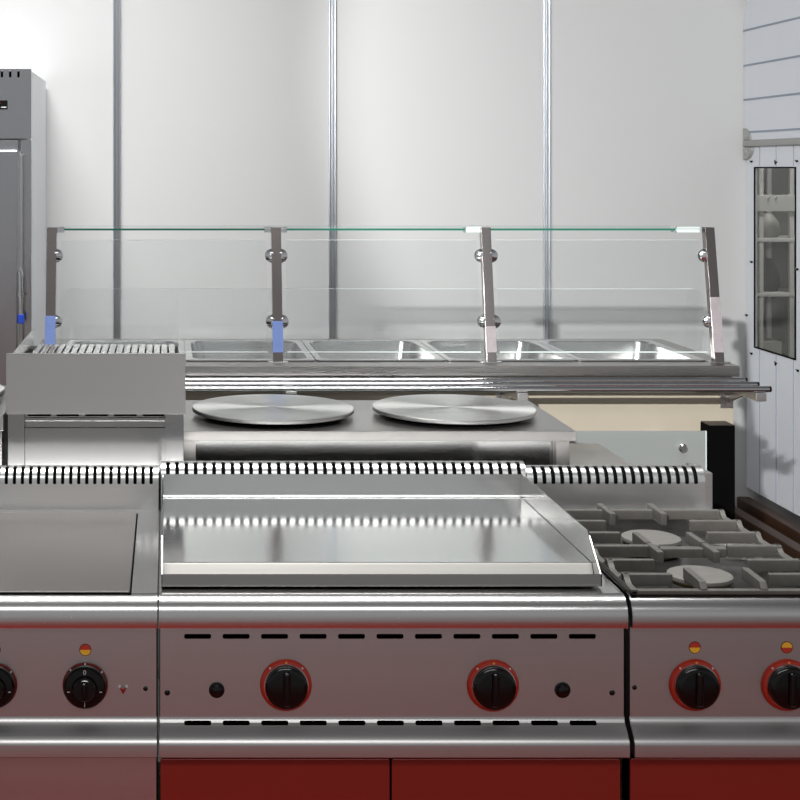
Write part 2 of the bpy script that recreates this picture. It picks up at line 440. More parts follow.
m.box(SX0+0.02, SX0+0.04, 4.27, 4.81, 0.80, SB-0.001); m.box(SX1-0.02, SX1, 4.27, 4.81, 0.80, SB-0.001)
m.build('cabinet_body', 'beige', ct)
m = MB()
for zz in (0.93, 0.81, 0.69, 0.57, 0.45, 0.33, 0.21):
    m.box(SX0+0.02, SX1-0.002, 4.236, 4.2495, zz-0.1185, zz, 0.0008)
m.build('front_boarding', 'beige', ct)
for x in (SX0+0.08, SX1-0.08):
    for y in (4.30, 4.78): MB().cyl((x, y, 0), (x, y, 0.08), 0.02, 16).build('leg', 'chrome', ct)
RZ = Z(0.6135)
for y in (3.995, 4.077, 4.160):
    r = MB().cyl((-0.44, y, RZ), (1.671, y, RZ), 0.0088, 20, 0.002).build('tray_rail', 'chrome', ct)
    MB().cyl((1.6712, y, RZ), (1.675, y, RZ), 0.0082, 20).build('end_cap', 'black', r)
for x in (-0.30, 0.345, 0.985, 1.645):
    m = MB(); m.box(x-0.015, x+0.015, 3.985, 4.2355, RZ-0.033, RZ-0.0095, 0.002)
    b = m.build('rail_bracket', 'steel', ct)
    m = MB(); m.box(x-0.019, x+0.019, 4.230, 4.2355, Z(0.705), RZ-0.034, 0.001)
    m.extrude([(4.230, RZ-0.033), (4.230, Z(0.69)), (4.10, RZ-0.033)], 'x', x-0.004, x+0.004)
    m.build('bracket_plate', 'steel_warm', b)
    MB().cyl((x, 4.222, Z(0.688)), (x, 4.230, Z(0.688)), 0.008, 6, 0.001).build('bolt', 'chrome', b)
# grey glass apron
ap = MB().box(-0.40, 1.513, 4.046, 4.054, 0.12, Z(0.7395), 0.001).build('glass_apron', 'frosted', ct)
MB().box(1.513, 1.5165, 4.046, 4.054, 0.12, Z(0.7395)).build('polished_edge', 'glass_pale_edge', ap)
for x in (-0.3, 0.6, 1.446):
    m = MB(); m.cyl((x, 4.034, Z(0.785)), (x, 4.235, Z(0.785)), 0.009, 20, 0.002); m.cyl((x, 4.030, Z(0.785)), (x, 4.045, Z(0.785)), 0.012, 24, 0.003)
    m.build('standoff', 'chrome', ap)
# sneeze guard
PB, PT = 4.273, 4.352
pz0, pz1 = ST, Z(0.181)
posts = (-0.347, 0.329, 0.961, 1.635)
def on_post(z): return PB + (PT-PB)*(z-pz0)/(pz1-pz0)
def slab_lean(mb, x0, x1, z0, z1, dy0, dy1):
    mb.extrude([(on_post(z0)+dy0, z0), (on_post(z1)+dy0, z1), (on_post(z1)+dy1, z1), (on_post(z0)+dy1, z0)], 'x', x0, x1, 0.0008)
for i, x in enumerate(posts):
    m = MB(); slab_lean(m, x-0.0145, x+0.0145, pz0+0.003, Z(0.179), -0.014, 0.014)
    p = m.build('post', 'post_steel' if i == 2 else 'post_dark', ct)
    MB().box(x-0.03, x+0.03, PB-0.02, PB+0.0125, pz0, pz0+0.003, 0.001).build('foot_plate', 'steel_bright', p)
    m = MB()
    za, zb_ = (Z(0.546), Z(0.44)) if i == 0 else (Z(0.546), Z(0.455)) if i == 1 else (Z(0.546), Z(0.47)) if i == 2 else (Z(0.546), Z(0.385))
    slab_lean(m, x-0.0155, x+0.0155, za, zb_, -0.0152, -0.0142)
    m.build('protective_film', 'blue' if i < 2 else 'film', p)
    for zc in (Z(0.264), Z(0.458)):
        for sgn in (-1, 1):
            if (i == 0 and sgn < 0) or (i == 3 and sgn > 0): continue
            xx = x + sgn*0.013; y = on_post(zc)
            m = MB()
            q = Matrix.Translation((xx, y-0.009, zc)) @ Matrix.Rotation(PI/2, 4, 'X')
            m.lathe([(0, 0.004), (0.009, 0.0035), (0.016, 0.001), (0.0205, -0.001), (0.0205, -0.003), (0.017, -0.005), (0, -0.005)], 32, q)
            q = Matrix.Translation((xx, y+0.012, zc)) @ Matrix.Rotation(-PI/2, 4, 'X')
            m.lathe([(0, 0.010), (0.013, 0.009), (0.0205, 0.002), (0.0205, -0.003), (0, -0.003)], 32, q)
            m.box(min(x, xx), max(x, xx), y-0.006, y+0.006, zc-0.006, zc+0.006)
            m.build('glass_clamp', 'chrome', p)
gz0, gz1 = Z(0.545), Z(0.218)
for a, b in zip(posts, posts[1:]):
    m = MB(); slab_lean(m, a+0.028, b-0.028, gz0, gz1, -0.003, 0.003)
    g = m.build('guard_pane', 'glass', ct)
    m = MB(); slab_lean(m, a+0.028, b-0.028, gz0-0.0035, gz0-0.0002, -0.0032, 0.0032)
    m.build('bottom_edge', 'glass_pale_edge', g)
    m = MB(); slab_lean(m, a+0.028, b-0.028, gz1+0.0002, gz1+0.0014, -0.0032, 0.0032)
    m.build('top_edge', 'glass_pale_edge', g)
SZ = Z(0.1865)
m = MB(); m.box(-0.325, 1.612, 4.3695, 4.61, SZ-0.003, SZ+0.003)
sh = m.build('glass_shelf', 'glass', ct)
m = MB(); m.box(-0.325, 1.612, 4.367, 4.3693, SZ-0.003, SZ+0.0028)
m.box(-0.325, 1.612, 4.6102, 4.612, SZ-0.003, SZ+0.003)
m.build('green_edge', 'glass_edge', sh)
for x, w, c in ((0.928, 0.05, 0), (1.575, 0.07, 0), (-0.322, 0.022, 1), (0.305, 0.02, 1), (0.352, 0.02, 1)):
    m = MB(); m.box(x-w/2, x+w/2, 4.350, 4.40, SZ-0.009, SZ-0.0035, 0.001)
    m.box(x-w/2, x+w/2, 4.350, 4.40, SZ+0.0035, SZ+0.009, 0.001)
    m.box(x-w/2, x+w/2, 4.352, 4.362, SZ-0.009, SZ+0.009, 0.001)
    m.build('shelf_clip', 'glass_pale_edge' if not c else 'chrome', sh)
# low rear pane with rounded corners
m = MB()
X0, X1, z0_, z1_, r_ = -0.325, 1.634, ST+0.008, Z(0.369), 0.03
pts = [(X0, z0_), (X1, z0_)] + [(X1-r_+r_*math.cos(a), z1_-r_+r_*math.sin(a)) for a in [math.radians(t) for t in range(0, 91, 15)]] + \
      [(X0+r_+r_*math.cos(a), z1_-r_+r_*math.sin(a)) for a in [math.radians(t) for t in range(90, 181, 15)]]
m.extrude(pts, 'y', 4.388, 4.393)
rp = m.build('rear_pane', 'glass', ct)
m = MB(); m.box(X0+r_, X1-r_, 4.3875, 4.3935, z1_, z1_+0.0014); m.build('top_edge', 'glass_pale_edge', rp)

# pans
def rrect(cx, cy, hx, hy, r, z, n=8):
    out = []
    for (sx, sy, a0) in ((1, 1, 0), (-1, 1, 90), (-1, -1, 180), (1, -1, 270)):
        for k in range(n+1):
            a = math.radians(a0 + 90*k/n)
            out.append((cx + sx*(hx-r) + r*math.cos(a), cy + sy*(hy-r) + r*math.sin(a), z))
    return out
def make_pan():
    t = bmesh.new(); rings = []
    hx, hy = 0.1925, 0.2445
    spec = [(hx, hy, 0.012, -0.001), (hx, hy, 0.012, 0.002), (hx-0.003, hy-0.003, 0.012, 0.003), (hx-0.017, hy-0.017, 0.045, 0.003),
            (hx-0.020, hy-0.020, 0.045, 0.001), (hx-0.022, hy-0.022, 0.045, -0.006), (hx-0.030, hy-0.030, 0.05, -0.085),
            (hx-0.036, hy-0.036, 0.05, -0.096), (hx-0.05, hy-0.05, 0.04, -0.1)]
    for a, b, r, z in spec: rings.append([t.verts.new(p) for p in rrect(0, 0, a, b, r, z)])
    n = len(rings[0])
    for A, B in zip(rings, rings[1:]):
        for k in range(n): t.faces.new((A[k], A[(k+1) % n], B[(k+1) % n], B[k]))
    t.faces.new(rings[-1])
    bmesh.ops.recalc_face_normals(t, faces=t.faces)
    m = MB(); m.merge(t)
    return m.build('food_pan', 'steel_bright', None, 0.0008)
pan = make_pan()
plabels = ['leftmost empty steel food pan, mostly hidden behind the chargrill',
           'empty steel food pan second from the left, just right of the chargrill',
           'empty steel food pan, the middle one of five in the serving counter',
           'empty steel food pan second from the right, under the third glass post',
           'empty steel food pan at the right end of the serving counter']
for k in range(5):
    o = pan if k == 0 else pan.copy()
    if k: COL.objects.link(o)
    o.location = (hx0+0.388*(k+0.5), (hy0+hy1)/2, ST+0.0024)
    tag(o, plabels[k], 'food pan', 'food pans in the serving counter')

# black post
bp_ = thing('black_post', 'square black post standing on the floor at the right end of the serving counter', 'post', (1.58, 4.135, 0))
MB().box(1.544, 1.618, 4.10, 4.17, 0.006, Z(0.734), 0.002).build('shaft', 'matte_black', bp_)
MB().box(1.538, 1.624, 4.094, 4.176, 0.0, 0.006, 0.001).build('base_plate', 'matte_black', bp_)
MB().box(1.545, 1.617, 4.101, 4.169, Z(0.734), Z(0.732), 0.001).build('top_cap', plain('dark_brown_cap', (0.035, 0.027, 0.02), 0.4), bp_)

# ------------------------------------------------------------------ worktable behind the ranges
TT = Z(0.742)
tb = thing('work_table', 'low stainless steel work table behind the ranges, carrying the countertop appliances', 'table', (0.1, 3.55, 0))
m = MB(); m.box(-1.0, 1.163, 3.245, 3.885, TT-0.03, TT, 0.003); m.build('tabletop', 'steel_satin', tb)
for x in (-0.95, 1.12):
    for y in (3.28, 3.85): MB().box(x-0.02, x+0.02, y-0.02, y+0.02, 0, TT-0.03, 0.002).build('leg', 'steel', tb)
MB().box(-0.97, 1.13, 3.30, 3.84, 0.2, 0.225, 0.002).build('lower_shelf', 'steel', tb)

# crepe maker
def disc(name, cx, cy, z0, r, h, parent):
    m = MB()
    m.lathe([(0, 0), (r-0.012, 0), (r, 0.004), (r, h-0.002), (r-0.0015, h), (r*0.5, h), (0, h)], 128)
    o = m.build(name, 'turned', parent); 
    o.location = Vector((cx, cy, z0)) - parent.location
    return o
cm = thing('crepe_maker', 'double crepe maker with two large round steel plates standing behind the griddle', 'crepe maker', (0.4875, 3.58, TT))
CT = Z(0.614)
m = MB(); m.box(0.02, 0.955, 3.36, 3.81, CT-0.024, CT, 0.0015); m.build('top_plate', 'steel_warm', cm)
MB().box(0.05, 0.925, 3.395, 3.79, TT+0.018, CT-0.0245, 0.001).build('housing', 'body_steel', cm)
for x in (0.035, 0.910):
    MB().box(x, x+0.032, 3.368, 3.40, TT+0.004, CT-0.0245, 0.001).build('corner_leg', 'steel_warm', cm)
for x in (0.08, 0.895):
    for y in (3.42, 3.76): MB().cyl((x, y, TT), (x, y, TT+0.018), 0.015, 16).build('rubber_foot', 'matte_black', cm)
for cx in (0.263, 0.712):
    MB().cyl((cx, 3.578, CT), (cx, 3.578, CT+0.008), 0.165, 48).build('support_ring', 'matte_black', cm)
    disc('round_plate', cx, 3.578, CT+0.0085, 0.2, 0.0125, cm)

# second hotplate at far left
cl = thing('hotplate_unit', 'countertop hotplate with a round steel plate, cut off at the left edge beside the chargrill', 'hotplate', (-0.6, 3.4, TT))
CT2 = Z(0.553)
MB().box(-0.80, -0.3665, 3.225, 3.66, CT2-0.036, CT2, 0.0015).build('top_plate', 'steel', cl)
MB().box(-0.78, -0.372, 3.245, 3.64, TT+0.015, CT2-0.037, 0.001).build('housing', 'steel_warm', cl)
for x in (-0.75, -0.41):
    for y in (3.28, 3.6): MB().cyl((x, y, TT), (x, y, TT+0.015), 0.015, 16).build('rubber_foot', 'matte_black', cl)
MB().cyl((-0.585, 3.45, CT2), (-0.585, 3.45, CT2+0.006), 0.15, 48).build('support_ring', 'matte_black', cl)
disc('round_plate', -0.585, 3.45, CT2+0.0065, 0.195, 0.016, cl)

# chargrill box
cg = thing('chargrill', 'steel countertop chargrill with high side plates and a slatted grate, standing at the left', 'grill', (-0.16, 3.48, TT))
GX0, GX1, GY0, GY1 = -0.36, 0.0415, 3.222, 3.74
gt, gb = Z(0.416), Z(0.551)
m = MB()
m.box(GX0, GX1, GY0, GY0+0.0025, gb, gt, 0.0008)
m.box(GX0, GX1, GY0, GY0+0.012, gt-0.002, gt, 0.0006)
m.box(GX0, GX1, GY0+0.0025, GY0+0.04, gb, gb+0.002)
m.build('front_panel', 'steel', cg)
for x in (GX0+0.012, GX1-0.014):
    MB().box(x, x+0.002, GY0+0.0125, GY1, gb+0.002, gt-0.001, 0.0005).build('side_plate', 'steel_bright', cg)
MB().box(GX0+0.0145, GX1-0.0145, GY1-0.002, GY1, gb+0.002, gt-0.045, 0.0005).build('back_plate', 'steel', cg)
MB().box(GX0+0.0145, GX1-0.0145, GY0+0.015, GY1-0.003, gb+0.004, gb+0.02).build('drip_tray', 'steel_warm', cg)
m = MB()
for k in range(19):
    x = GX0+0.026 + k*0.0188
    m.box(x, x+0.0155, GY0+0.035, GY1-0.006, gt-0.051, gt-0.041, 0.0018)
for y in (GY0+0.05, GY1-0.02):
    m.box(GX0+0.016, GX1-0.016, y, y+0.012, gt-0.0605, gt-0.0512)
m.build('grate', 'steel_bright', cg)
# support ledges for grate and lower body
zb0 = TT+0.012
MB().box(GX0+0.002, GX0+0.040, GY0+0.015, GY0+0.05, zb0, gb-0.0005, 0.001).build('front_leg', 'body_steel', cg)
MB().box(GX1-0.046, GX1-0.004, GY0+0.015, GY0+0.05, zb0, gb-0.0005, 0.001).build('front_leg', 'body_steel', cg)
m = MB()
sl = [(GX0+0.046+k*0.0647, GX0+0.046+k*0.0647+0.052, 0.0006, 0.0072) for k in range(5)]
sheet(m, GX0+0.0405, GX1-0.0465, [(GY0+0.022, gb-0.001), (GY0+0.022, gb-0.010), (GY0+0.018, gb-0.012), (GY0+0.018, gb-0.0165), (GY0+0.024, gb-0.019), (GY0+0.024, gb-0.033), (GY0+0.020, gb-0.035), (GY0+0.020, zb0+0.002)], sl)
m.build('vented_body_panel', 'body_steel', cg, 0.001)
MB().box(GX0+0.042, GX1-0.048, GY0+0.052, GY1-0.03, zb0, gb-0.002).build('inner_cavity', 'void', cg)
for x in (GX0+0.03, GX1-0.03):
    for y in (GY0+0.04, GY1-0.04): MB().cyl((x, y, TT), (x, y, zb0), 0.012, 12).build('rubber_foot', 'matte_black', cg)

# ------------------------------------------------------------------ the cooking line
WT = Z(0.735)          # worktop height
YF = 2.46              # nose front
YS = 3.085             # flue front face
YBK = 3.205
PY = 2.478             # panel face
def flue(name, x0, x1, top, root, pitch, first, width, n, y0=YS, yb=YBK, cap=None):
    r = 0.030
    prof = [(y0, WT-0.001)] + arc(y0+r, top-r, r, 180, 60, 10) + [(yb-0.012, top-0.034), (yb, top-0.046), (yb, WT-0.05)]
    L1 = (top-r) - (WT-0.001)
    t0 = L1 - 0.004; t1 = L1 + r*math.radians(82)
    slots = [(first+k*pitch-width/2, first+k*pitch+width/2, t0, t1) for k in range(n)]
    m = MB(); sheet(m, x0, x1, prof, slots)
    o = m.build(name, 'flue_steel', root, 0.0012)
    for xe in (x0, x1-0.0012):
        m = MB(); m.extrude([(p[0]+(0.002 if p[0] < (y0+yb)/2 else -0.002), p[1]-0.0015) for p in prof], 'x', xe, xe+0.0012)
        m.build('end_plate', 'steel', o)
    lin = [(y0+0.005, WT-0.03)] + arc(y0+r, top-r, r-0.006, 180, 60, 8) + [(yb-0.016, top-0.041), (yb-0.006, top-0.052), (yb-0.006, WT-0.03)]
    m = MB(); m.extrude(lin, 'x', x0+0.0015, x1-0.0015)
    m.build('slot_shade_core', 'void', o)  # black core added so the slots read as shaded inside
    return o
def nose_profile(zt, yback):
    r = 0.034
    return [(yback, zt)] + [(YF+r+0.012, zt)] + arc(YF+r, zt-r, r, 80, 180, 12) + [(YF, zt-0.047), (YF+0.002, zt-0.052), (PY+0.006, zt-0.053)]
def worktop(x0, x1, yback, root, hole=None):
    prof = nose_profile(WT, yback)
    m = MB(); sheet(m, x0, x1, prof)
    # side cheeks closing the rolled nose
    for x in (x0, x1):
        m.extrude(prof + [(yback, WT-0.053)], 'x', x+(0.0002 if x == x0 else -0.0014), x+(0.0014 if x == x0 else -0.0002))
    return m
def panel(x0, x1, root, slots=()):
    zt = WT-0.0535; zb = WT - 0.265 + 0.0
    # flat then flares forward and down
    z1 = Z(0.943)
    prof = [(PY, zt), (PY, z1)]
    for k in range(1, 9):
        f = k/8; s_ = (1-math.cos(PI*f))/2
        prof.append((PY-0.030*s_, z1-0.040*f))
    prof += [(PY-0.030, Z(1.002)), (PY-0.028, Z(1.004)), (PY+0.0, Z(1.004))]
    m = MB(); sheet(m, x0, x1, prof, slots)
    o = m.build('control_panel', 'steel_panel', root, -0.0012)
    pr = prof + [(PY+0.05, Z(1.004)), (PY+0.05, zt)]
    for x in (x0, x1-0.0012):
        m = MB(); m.extrude(pr, 'x', x, x+0.0012); m.build('panel_side', 'steel_panel', o)
    return o
def carcass(x0, x1, root, mat='steel'):
    m = MB()
    m.box(x0+0.003, x0+0.006, PY+0.055, YBK-0.01, 0.12, WT-0.06); m.box(x1-0.006, x1-0.003, PY+0.055, YBK-0.01, 0.12, WT-0.06)
    m.box(x0+0.006, x1-0.006, YBK-0.016, YBK-0.01, 0.12, WT-0.06); m.box(x0+0.006, x1-0.006, PY+0.055, YBK-0.016, 0.12, 0.125)
    m.build('carcass', mat, root)
    MB().box(x0+0.007, x1-0.007, PY+0.016, PY+0.05, Z(1.0), WT-0.056).build('panel_cavity', 'void', root)
    MB().box(x0+0.004, x1-0.004, PY+0.0115, PY+0.05, 0.125, Z(1.0)-0.006).build('door_recess', 'void', root)
    for x in (x0+0.05, x1-0.05):
        for y in (PY+0.09, YBK-0.08): MB().cyl((x, y, 0.0), (x, y, 0.12), 0.022, 16).build('leg', 'chrome', root)
def text_mesh(s, size, mat, name, loc, parent):
    cu = bpy.data.curves.new('txt', 'FONT'); cu.body = s; cu.size = size; cu.extrude = 0.0002
    cu.align_x = 'CENTER'; cu.align_y = 'CENTER'
    to = bpy.data.objects.new('txt', cu); COL.objects.link(to)
    bpy.context.view_layer.update()
    me = bpy.data.meshes.new_from_object(to.evaluated_get(bpy.context.evaluated_depsgraph_get()))
    bpy.data.objects.remove(to); bpy.data.curves.remove(cu)
    me.transform(Matrix.Rotation(PI/2, 4, 'X')); me.materials.clear(); me.materials.append(M[mat])
    o = bpy.data.objects.new(name, me); COL.objects.link(o); o.location = loc
    par(o, parent); return o
RX = Matrix.Rotation(PI/2, 4, 'X')   # local z -> -y
def knob(X, Zc, root, style='red'):
    y = PY
    if style == 'red':
        m = MB(); m.lathe([(0, 0), (0.0445, 0), (0.0445, 0.003), (0.042, 0.007), (0.037, 0.0085), (0, 0.0085)], 64, Matrix.Translation((X, y-0.0003, Zc)) @ RX)
        bz = m.build('knob_bezel', 'red_bezel', root)
        m = MB()
        m.lathe([(0, 0.0086), (0.037, 0.0086), (0.037, 0.012), (0.0365, 0.0165), (0.036, 0.019), (0.033, 0.0215), (0.028, 0.0225), (0, 0.0225)], 64, Matrix.Translation((X, y, Zc)) @ RX)
        t = bmesh.new(); bmesh.ops.create_cube(t, size=1)
        for v in t.verts: v.co = Vector((X + v.co.x*0.0125, y-0.0235+v.co.y*0.012, Zc + v.co.z*0.058))
        bmesh.ops.bevel(t, geom=t.edges[:], offset=0.0045, segments=3, profile=0.5, affect='EDGES'); m.merge(t)
        kb = m.build('control_knob', 'black', bz)
        m = MB(); m.lathe([(0.0371, 0.0087), (0.038, 0.0087), (0.038, 0.0105), (0.0371, 0.0105)], 64, Matrix.Translation((X, y, Zc)) @ RX)
        m.build('chrome_ring', 'chrome', bz)
        m = MB(); m.cyl((X, y-0.0098, Zc+0.0405), (X, y-0.0082, Zc+0.0405), 0.0021, 12); m.build('pointer_dot', 'orange', bz)
        for a in (48, 132):
            dx, dz = 0.0415*math.cos(math.radians(a)), 0.0415*math.sin(math.radians(a))
            MB().cyl((X+dx, y-0.0092, Zc+dz), (X+dx, y-0.0065, Zc+dz), 0.0016, 10).build('tick_mark', 'white_mark', bz)
    else:
        m = MB(); m.lathe([(0, 0), (0.039, 0), (0.039, 0.004), (0.036, 0.008), (0, 0.008)], 64, Matrix.Translation((X, y-0.0003, Zc)) @ RX)
        bz = m.build('knob_bezel', 'dark_red', root)
        m = MB()
        m.lathe([(0, 0.0081), (0.0365, 0.0081), (0.036, 0.016), (0.033, 0.020), (0.022, 0.0205), (0.020, 0.030), (0.017, 0.034), (0, 0.034)], 64, Matrix.Translation((X, y, Zc)) @ RX)
        t = bmesh.new(); bmesh.ops.create_cube(t, size=1)
        for v in t.verts: v.co = Vector((X + v.co.x*0.010, y-0.0345+v.co.y*0.014, Zc + v.co.z*0.032))
        bmesh.ops.bevel(t, geom=t.edges[:], offset=0.004, segments=3, profile=0.5, affect='EDGES'); m.merge(t)
        m.build('control_knob', 'black', bz)
        text_mesh('0', 0.011, 'white_mark', 'zero_numeral', (X, y-0.0208, Zc+0.0275), bz)
        text_mesh('1', 0.011, 'white_mark', 'one_numeral', (X, y-0.0208, Zc-0.0275), bz)
        for s_ in (-1, 1):
            MB().box(X+s_*0.0275-0.0022, X+s_*0.0275+0.0022, y-0.0211, y-0.0205, Zc-0.0055-0.0007, Zc-0.0055+0.0007).build('tick_mark', 'white_mark', bz)
        for a in (40, 90, 132):
            dx, dz = 0.0375*math.cos(math.radians(a)), 0.0375*math.sin(math.radians(a))
            MB().cyl((X+dx, y-0.009, Zc+dz), (X+dx, y-0.004, Zc+dz), 0.0014, 10).build('tick_mark', 'white_mark', bz)
def half_disc(mat, X, Zc, r, a0, root, name):
    pts = [(X+r*math.cos(math.radians(a0+180*k/16)), Zc+r*math.sin(math.radians(a0+180*k/16))) for k in range(17)]
    m = MB(); m.extrude(pts, 'y', PY-0.0008, PY-0.0001); return m.build(name, mat, root)
def sticker(X, Zc, root, top='red_sticker', bot='yellow'):
    m = MB(); m.cyl((X, PY-0.0001, Zc), (X, PY-0.0004, Zc), 0.0105, 32)
    s_ = m.build('burner_sticker', 'dark_red', root)
    for a0, mt in ((0, top), (180, bot)):
        pts = [(X+0.0092*math.cos(math.radians(a0+180*k/16)), Zc+0.0092*math.sin(math.radians(a0+180*k/16))) for k in range(17)]
        m = MB(); m.extrude(pts, 'y', PY-0.001, PY-0.0005); m.build('sticker_half', mt, s_)
def screw(X, Zc, root, r=0.0042):
    m = MB(); m.lathe([(0, 0.0015), (r*0.7, 0.001), (r, 0.0)], 16, Matrix.Translation((X, PY-0.0001, Zc)) @ RX)
    m.build('screw', 'black', root)
KZ = Z(0.889)

# --- left: solid top
u = thing('solid_top_range', 'steel range at the far left with black knobs and a flat dark hotplate', 'range', (-0.217, 2.84, 0))
x0, x1 = -0.4175, -0.0172
flue('vented_flue', x0, x1-0.001, Z(0.6435), u, 0.01724, -0.034-0.01724*21, 0.0072, 22)
m = worktop(x0, x1, YS+0.0, u); m.build('worktop', 'steel_top', u, -0.0012)
hp = MB().box(-0.372, -0.0645, 2.487, 3.055, WT+0.0002, WT+0.004, 0.0015).build('hotplate', 'steel_hot', u)
MB().box(-0.3745, -0.0615, 2.4845, 3.0575, WT+0.0001, WT+0.0012).build('hotplate_gap', 'void', u)
pn = panel(x0, x1, u)
carcass(x0, x1, u)
knob(-0.1405, KZ, pn, 'black'); knob(-0.2965, KZ, pn, 'black')
sticker(-0.1405, KZ+0.060, pn); sticker(-0.2965, KZ+0.060, pn, 'yellow', 'red_sticker')
m = MB(); m.extrude([(-0.0755+0.007*math.cos(math.radians(a)), KZ-0.008+0.007*math.sin(math.radians(a))) for a in (150, 30, -90)], 'y', PY-0.006, PY-0.0006, 0.001)
il = m.build('indicator_lamp', 'lamp_red', pn)
for dx in (-0.006, 0.006):
    MB().box(-0.0755+dx-0.0022, -0.0755+dx+0.0022, PY-0.002, PY-0.0003, KZ-0.0045, KZ-0.0005).build('white_tip', 'white_mark', il)
screw(-0.037, KZ-0.007, pn)
dr = MB().box(x0+0.003, x1-0.001, PY+0.002, PY+0.009, 0.14, Z(1.0115), 0.001).build('door', 'steel_panel', u)

# --- centre: griddle
u = thing('griddle_range', 'stainless steel griddle range in the centre with two red ringed knobs and red double doors', 'griddle', (0.387, 2.84, 0))
x0, x1 = -0.0130, 0.7870
flue('vented_flue', x0, 0.770, Z(0.634), u, 0.01982, 0.002, 0.0085, 39)
m = worktop(x0, x1, YS, u); m.build('worktop', 'steel_top', u, -0.0012)
gx0, gx1 = -0.0098, 0.760
ft = Z(0.703)     # griddle floor
gy0, gyl, gyb = 2.568, 2.515, 3.083
m = MB(); m.box(gx0+0.002, gx1-0.0035, gy0, gyb-0.001, ft-0.014, ft, 0.0015)
gp = m.build('griddle_plate', 'steel_griddle', u)
m = MB(); sheet(m, gx0+0.002, gx1-0.0035, [(gyl+0.034, WT+0.0065), (gy0-0.004, ft-0.004), (gy0-0.0012, ft-0.0008), (gy0+0.001, ft+0.0006)])
m.build('plate_front', 'steel_satin', gp)  # front face added and sloped to catch light above the gutter
m = MB()   # front gutter: floor + lip
m.box(gx0, gx1, gyl, gyl+0.002, WT+0.004, Z(0.7095), 0.0006)
m.box(gx0, gx1, gyl+0.002, gyb, WT+0.004, WT+0.006)
m.build('gutter', 'steel_guard', u)
m = MB()
gh = Z(0.6535)
pf = [(gyl, WT+0.004), (gyb, WT+0.004), (gyb, gh), (2.597, gh), (2.583, gh-0.006), (gyl, Z(0.7095))]
m.extrude(pf, 'x', gx1-0.0028, gx1, 0.0006); m.build('side_guard', 'steel_guard', u)
m = MB(); m.extrude(pf, 'x', gx0, gx0+0.0022, 0.0006); m.build('side_guard', 'steel_guard', u)
m = MB(); sheet(m, gx0+0.002, gx1-0.003, [(gyb-0.006, ft+0.0005)] + arc(gyb-0.006, ft+0.0045, 0.004, -90, 0, 4) + [(gyb-0.002, gh-0.0015), (gyb+0.004, gh)])
m.build('back_guard', 'steel_bright', u, -0.001)
pit = 0.0662
rs = []
for k in range(11):
    a = 0.0295+k*pit
    for zc in (Z(0.806), Z(0.9545)):
        t = (WT-0.0535) - zc
        rs.append((a, a+0.0465, t-0.0042, t+0.0042))
pn = panel(x0, x1, u, rs)
carcass(x0, x1, u)
knob(0.2045, KZ, pn); knob(0.5605, KZ-0.001, pn)
for X in (0.0855, 0.6805):
    m = MB(); m.lathe([(0, 0.008), (0.006, 0.0075), (0.009, 0.006), (0.0095, 0.002), (0.0135, 0.0018), (0.0135, 0.0)], 32, Matrix.Translation((X, PY-0.0001, KZ-0.009)) @ RX)
    m.build('igniter_button', 'black', pn)
screw(0.0005, KZ-0.014, pn, 0.005); screw(0.766, KZ-0.014, pn, 0.005)
for a, b in ((-0.0113, 0.3838), (0.3875, 0.7815)):
    m = MB(); m.box(a, b, PY+0.004, PY+0.010, 0.14, Z(1.0200), 0.001)
    d = m.build('door', 'red_door', u)
    MB().box(a+0.002, b-0.002, PY+0.0045, PY+0.0075, Z(1.0198), Z(1.0188)).build('door_highlight', 'steel_bright', d)  # bright strip stands in for the highlight along the door top

# --- right: gas range
u = thing('gas_range', 'stainless steel gas range at the right with cast iron pan supports over two burners', 'range', (0.995, 2.84, 0))
x0, x1 = 0.7955, 1.1740
flue('vented_flue', 0.7725, 1.154, Z(0.6435), u, 0.0191, 1.134-0.0191*18, 0.0086, 19, YS+0.0015)
m = MB(); m.box(1.1545, 1.171, YS+0.006, YBK, WT-0.02, Z(0.655), 0.0008); m.build('flue_end', 'steel', u)
# worktop: nose + frame round the well
prof = nose_profile(WT, 2.50)
m = MB(); sheet(m, x0, x1, prof)
for x in (x0, x1): m.extrude(prof + [(2.50, WT-0.053)], 'x', x+(0.0002 if x == x0 else -0.0014), x+(0.0014 if x == x0 else -0.0002))
m.box(x0, x0+0.014, 2.50, YS, WT-0.003, WT); m.box(x1-0.014, x1, 2.50, YS, WT-0.003, WT); m.box(x0+0.014, x1-0.014, 3.06, YS, WT-0.003, WT)
m.build('worktop', 'steel_top', u, 0.0)
m = MB(); wx0, wx1, wy0, wy1 = x0+0.014, x1-0.014, 2.50, 3.06
m.box(wx0, wx1, wy0, wy1, WT-0.034, WT-0.032)
m.box(wx0, wx0+0.002, wy0, wy1, WT-0.032, WT-0.0035); m.box(wx1-0.002, wx1, wy0, wy1, WT-0.032, WT-0.0035)
m.box(wx0+0.002, wx1-0.002, wy0, wy0+0.002, WT-0.032, WT-0.0035); m.box(wx0+0.002, wx1-0.002, wy1-0.002, wy1, WT-0.032, WT-0.0035)
m.build('burner_well', 'well', u)
GT = Z(0.712)
for by in (2.60, 2.862):
    T = Matrix.Translation((0.962, by, 0))
    b0 = MB().lathe([(0.03, WT-0.032), (0.05, WT-0.030), (0.058, WT-0.018), (0.058, WT-0.012), (0, WT-0.012)], 48, T).build('burner', 'iron', u)
    MB().lathe([(0.0, WT-0.0118), (0.049, WT-0.0118), (0.049, WT-0.006), (0, WT-0.006)], 48, T).build('flame_ring', 'brass', b0)
    MB().lathe([(0.0, WT-0.0058), (0.056, WT-0.0058), (0.0575, WT-0.003), (0.0565, WT+0.0015), (0.052, WT+0.0035), (0, WT+0.0045)], 64, T).build('burner_cap', 'burner_cap', b0)
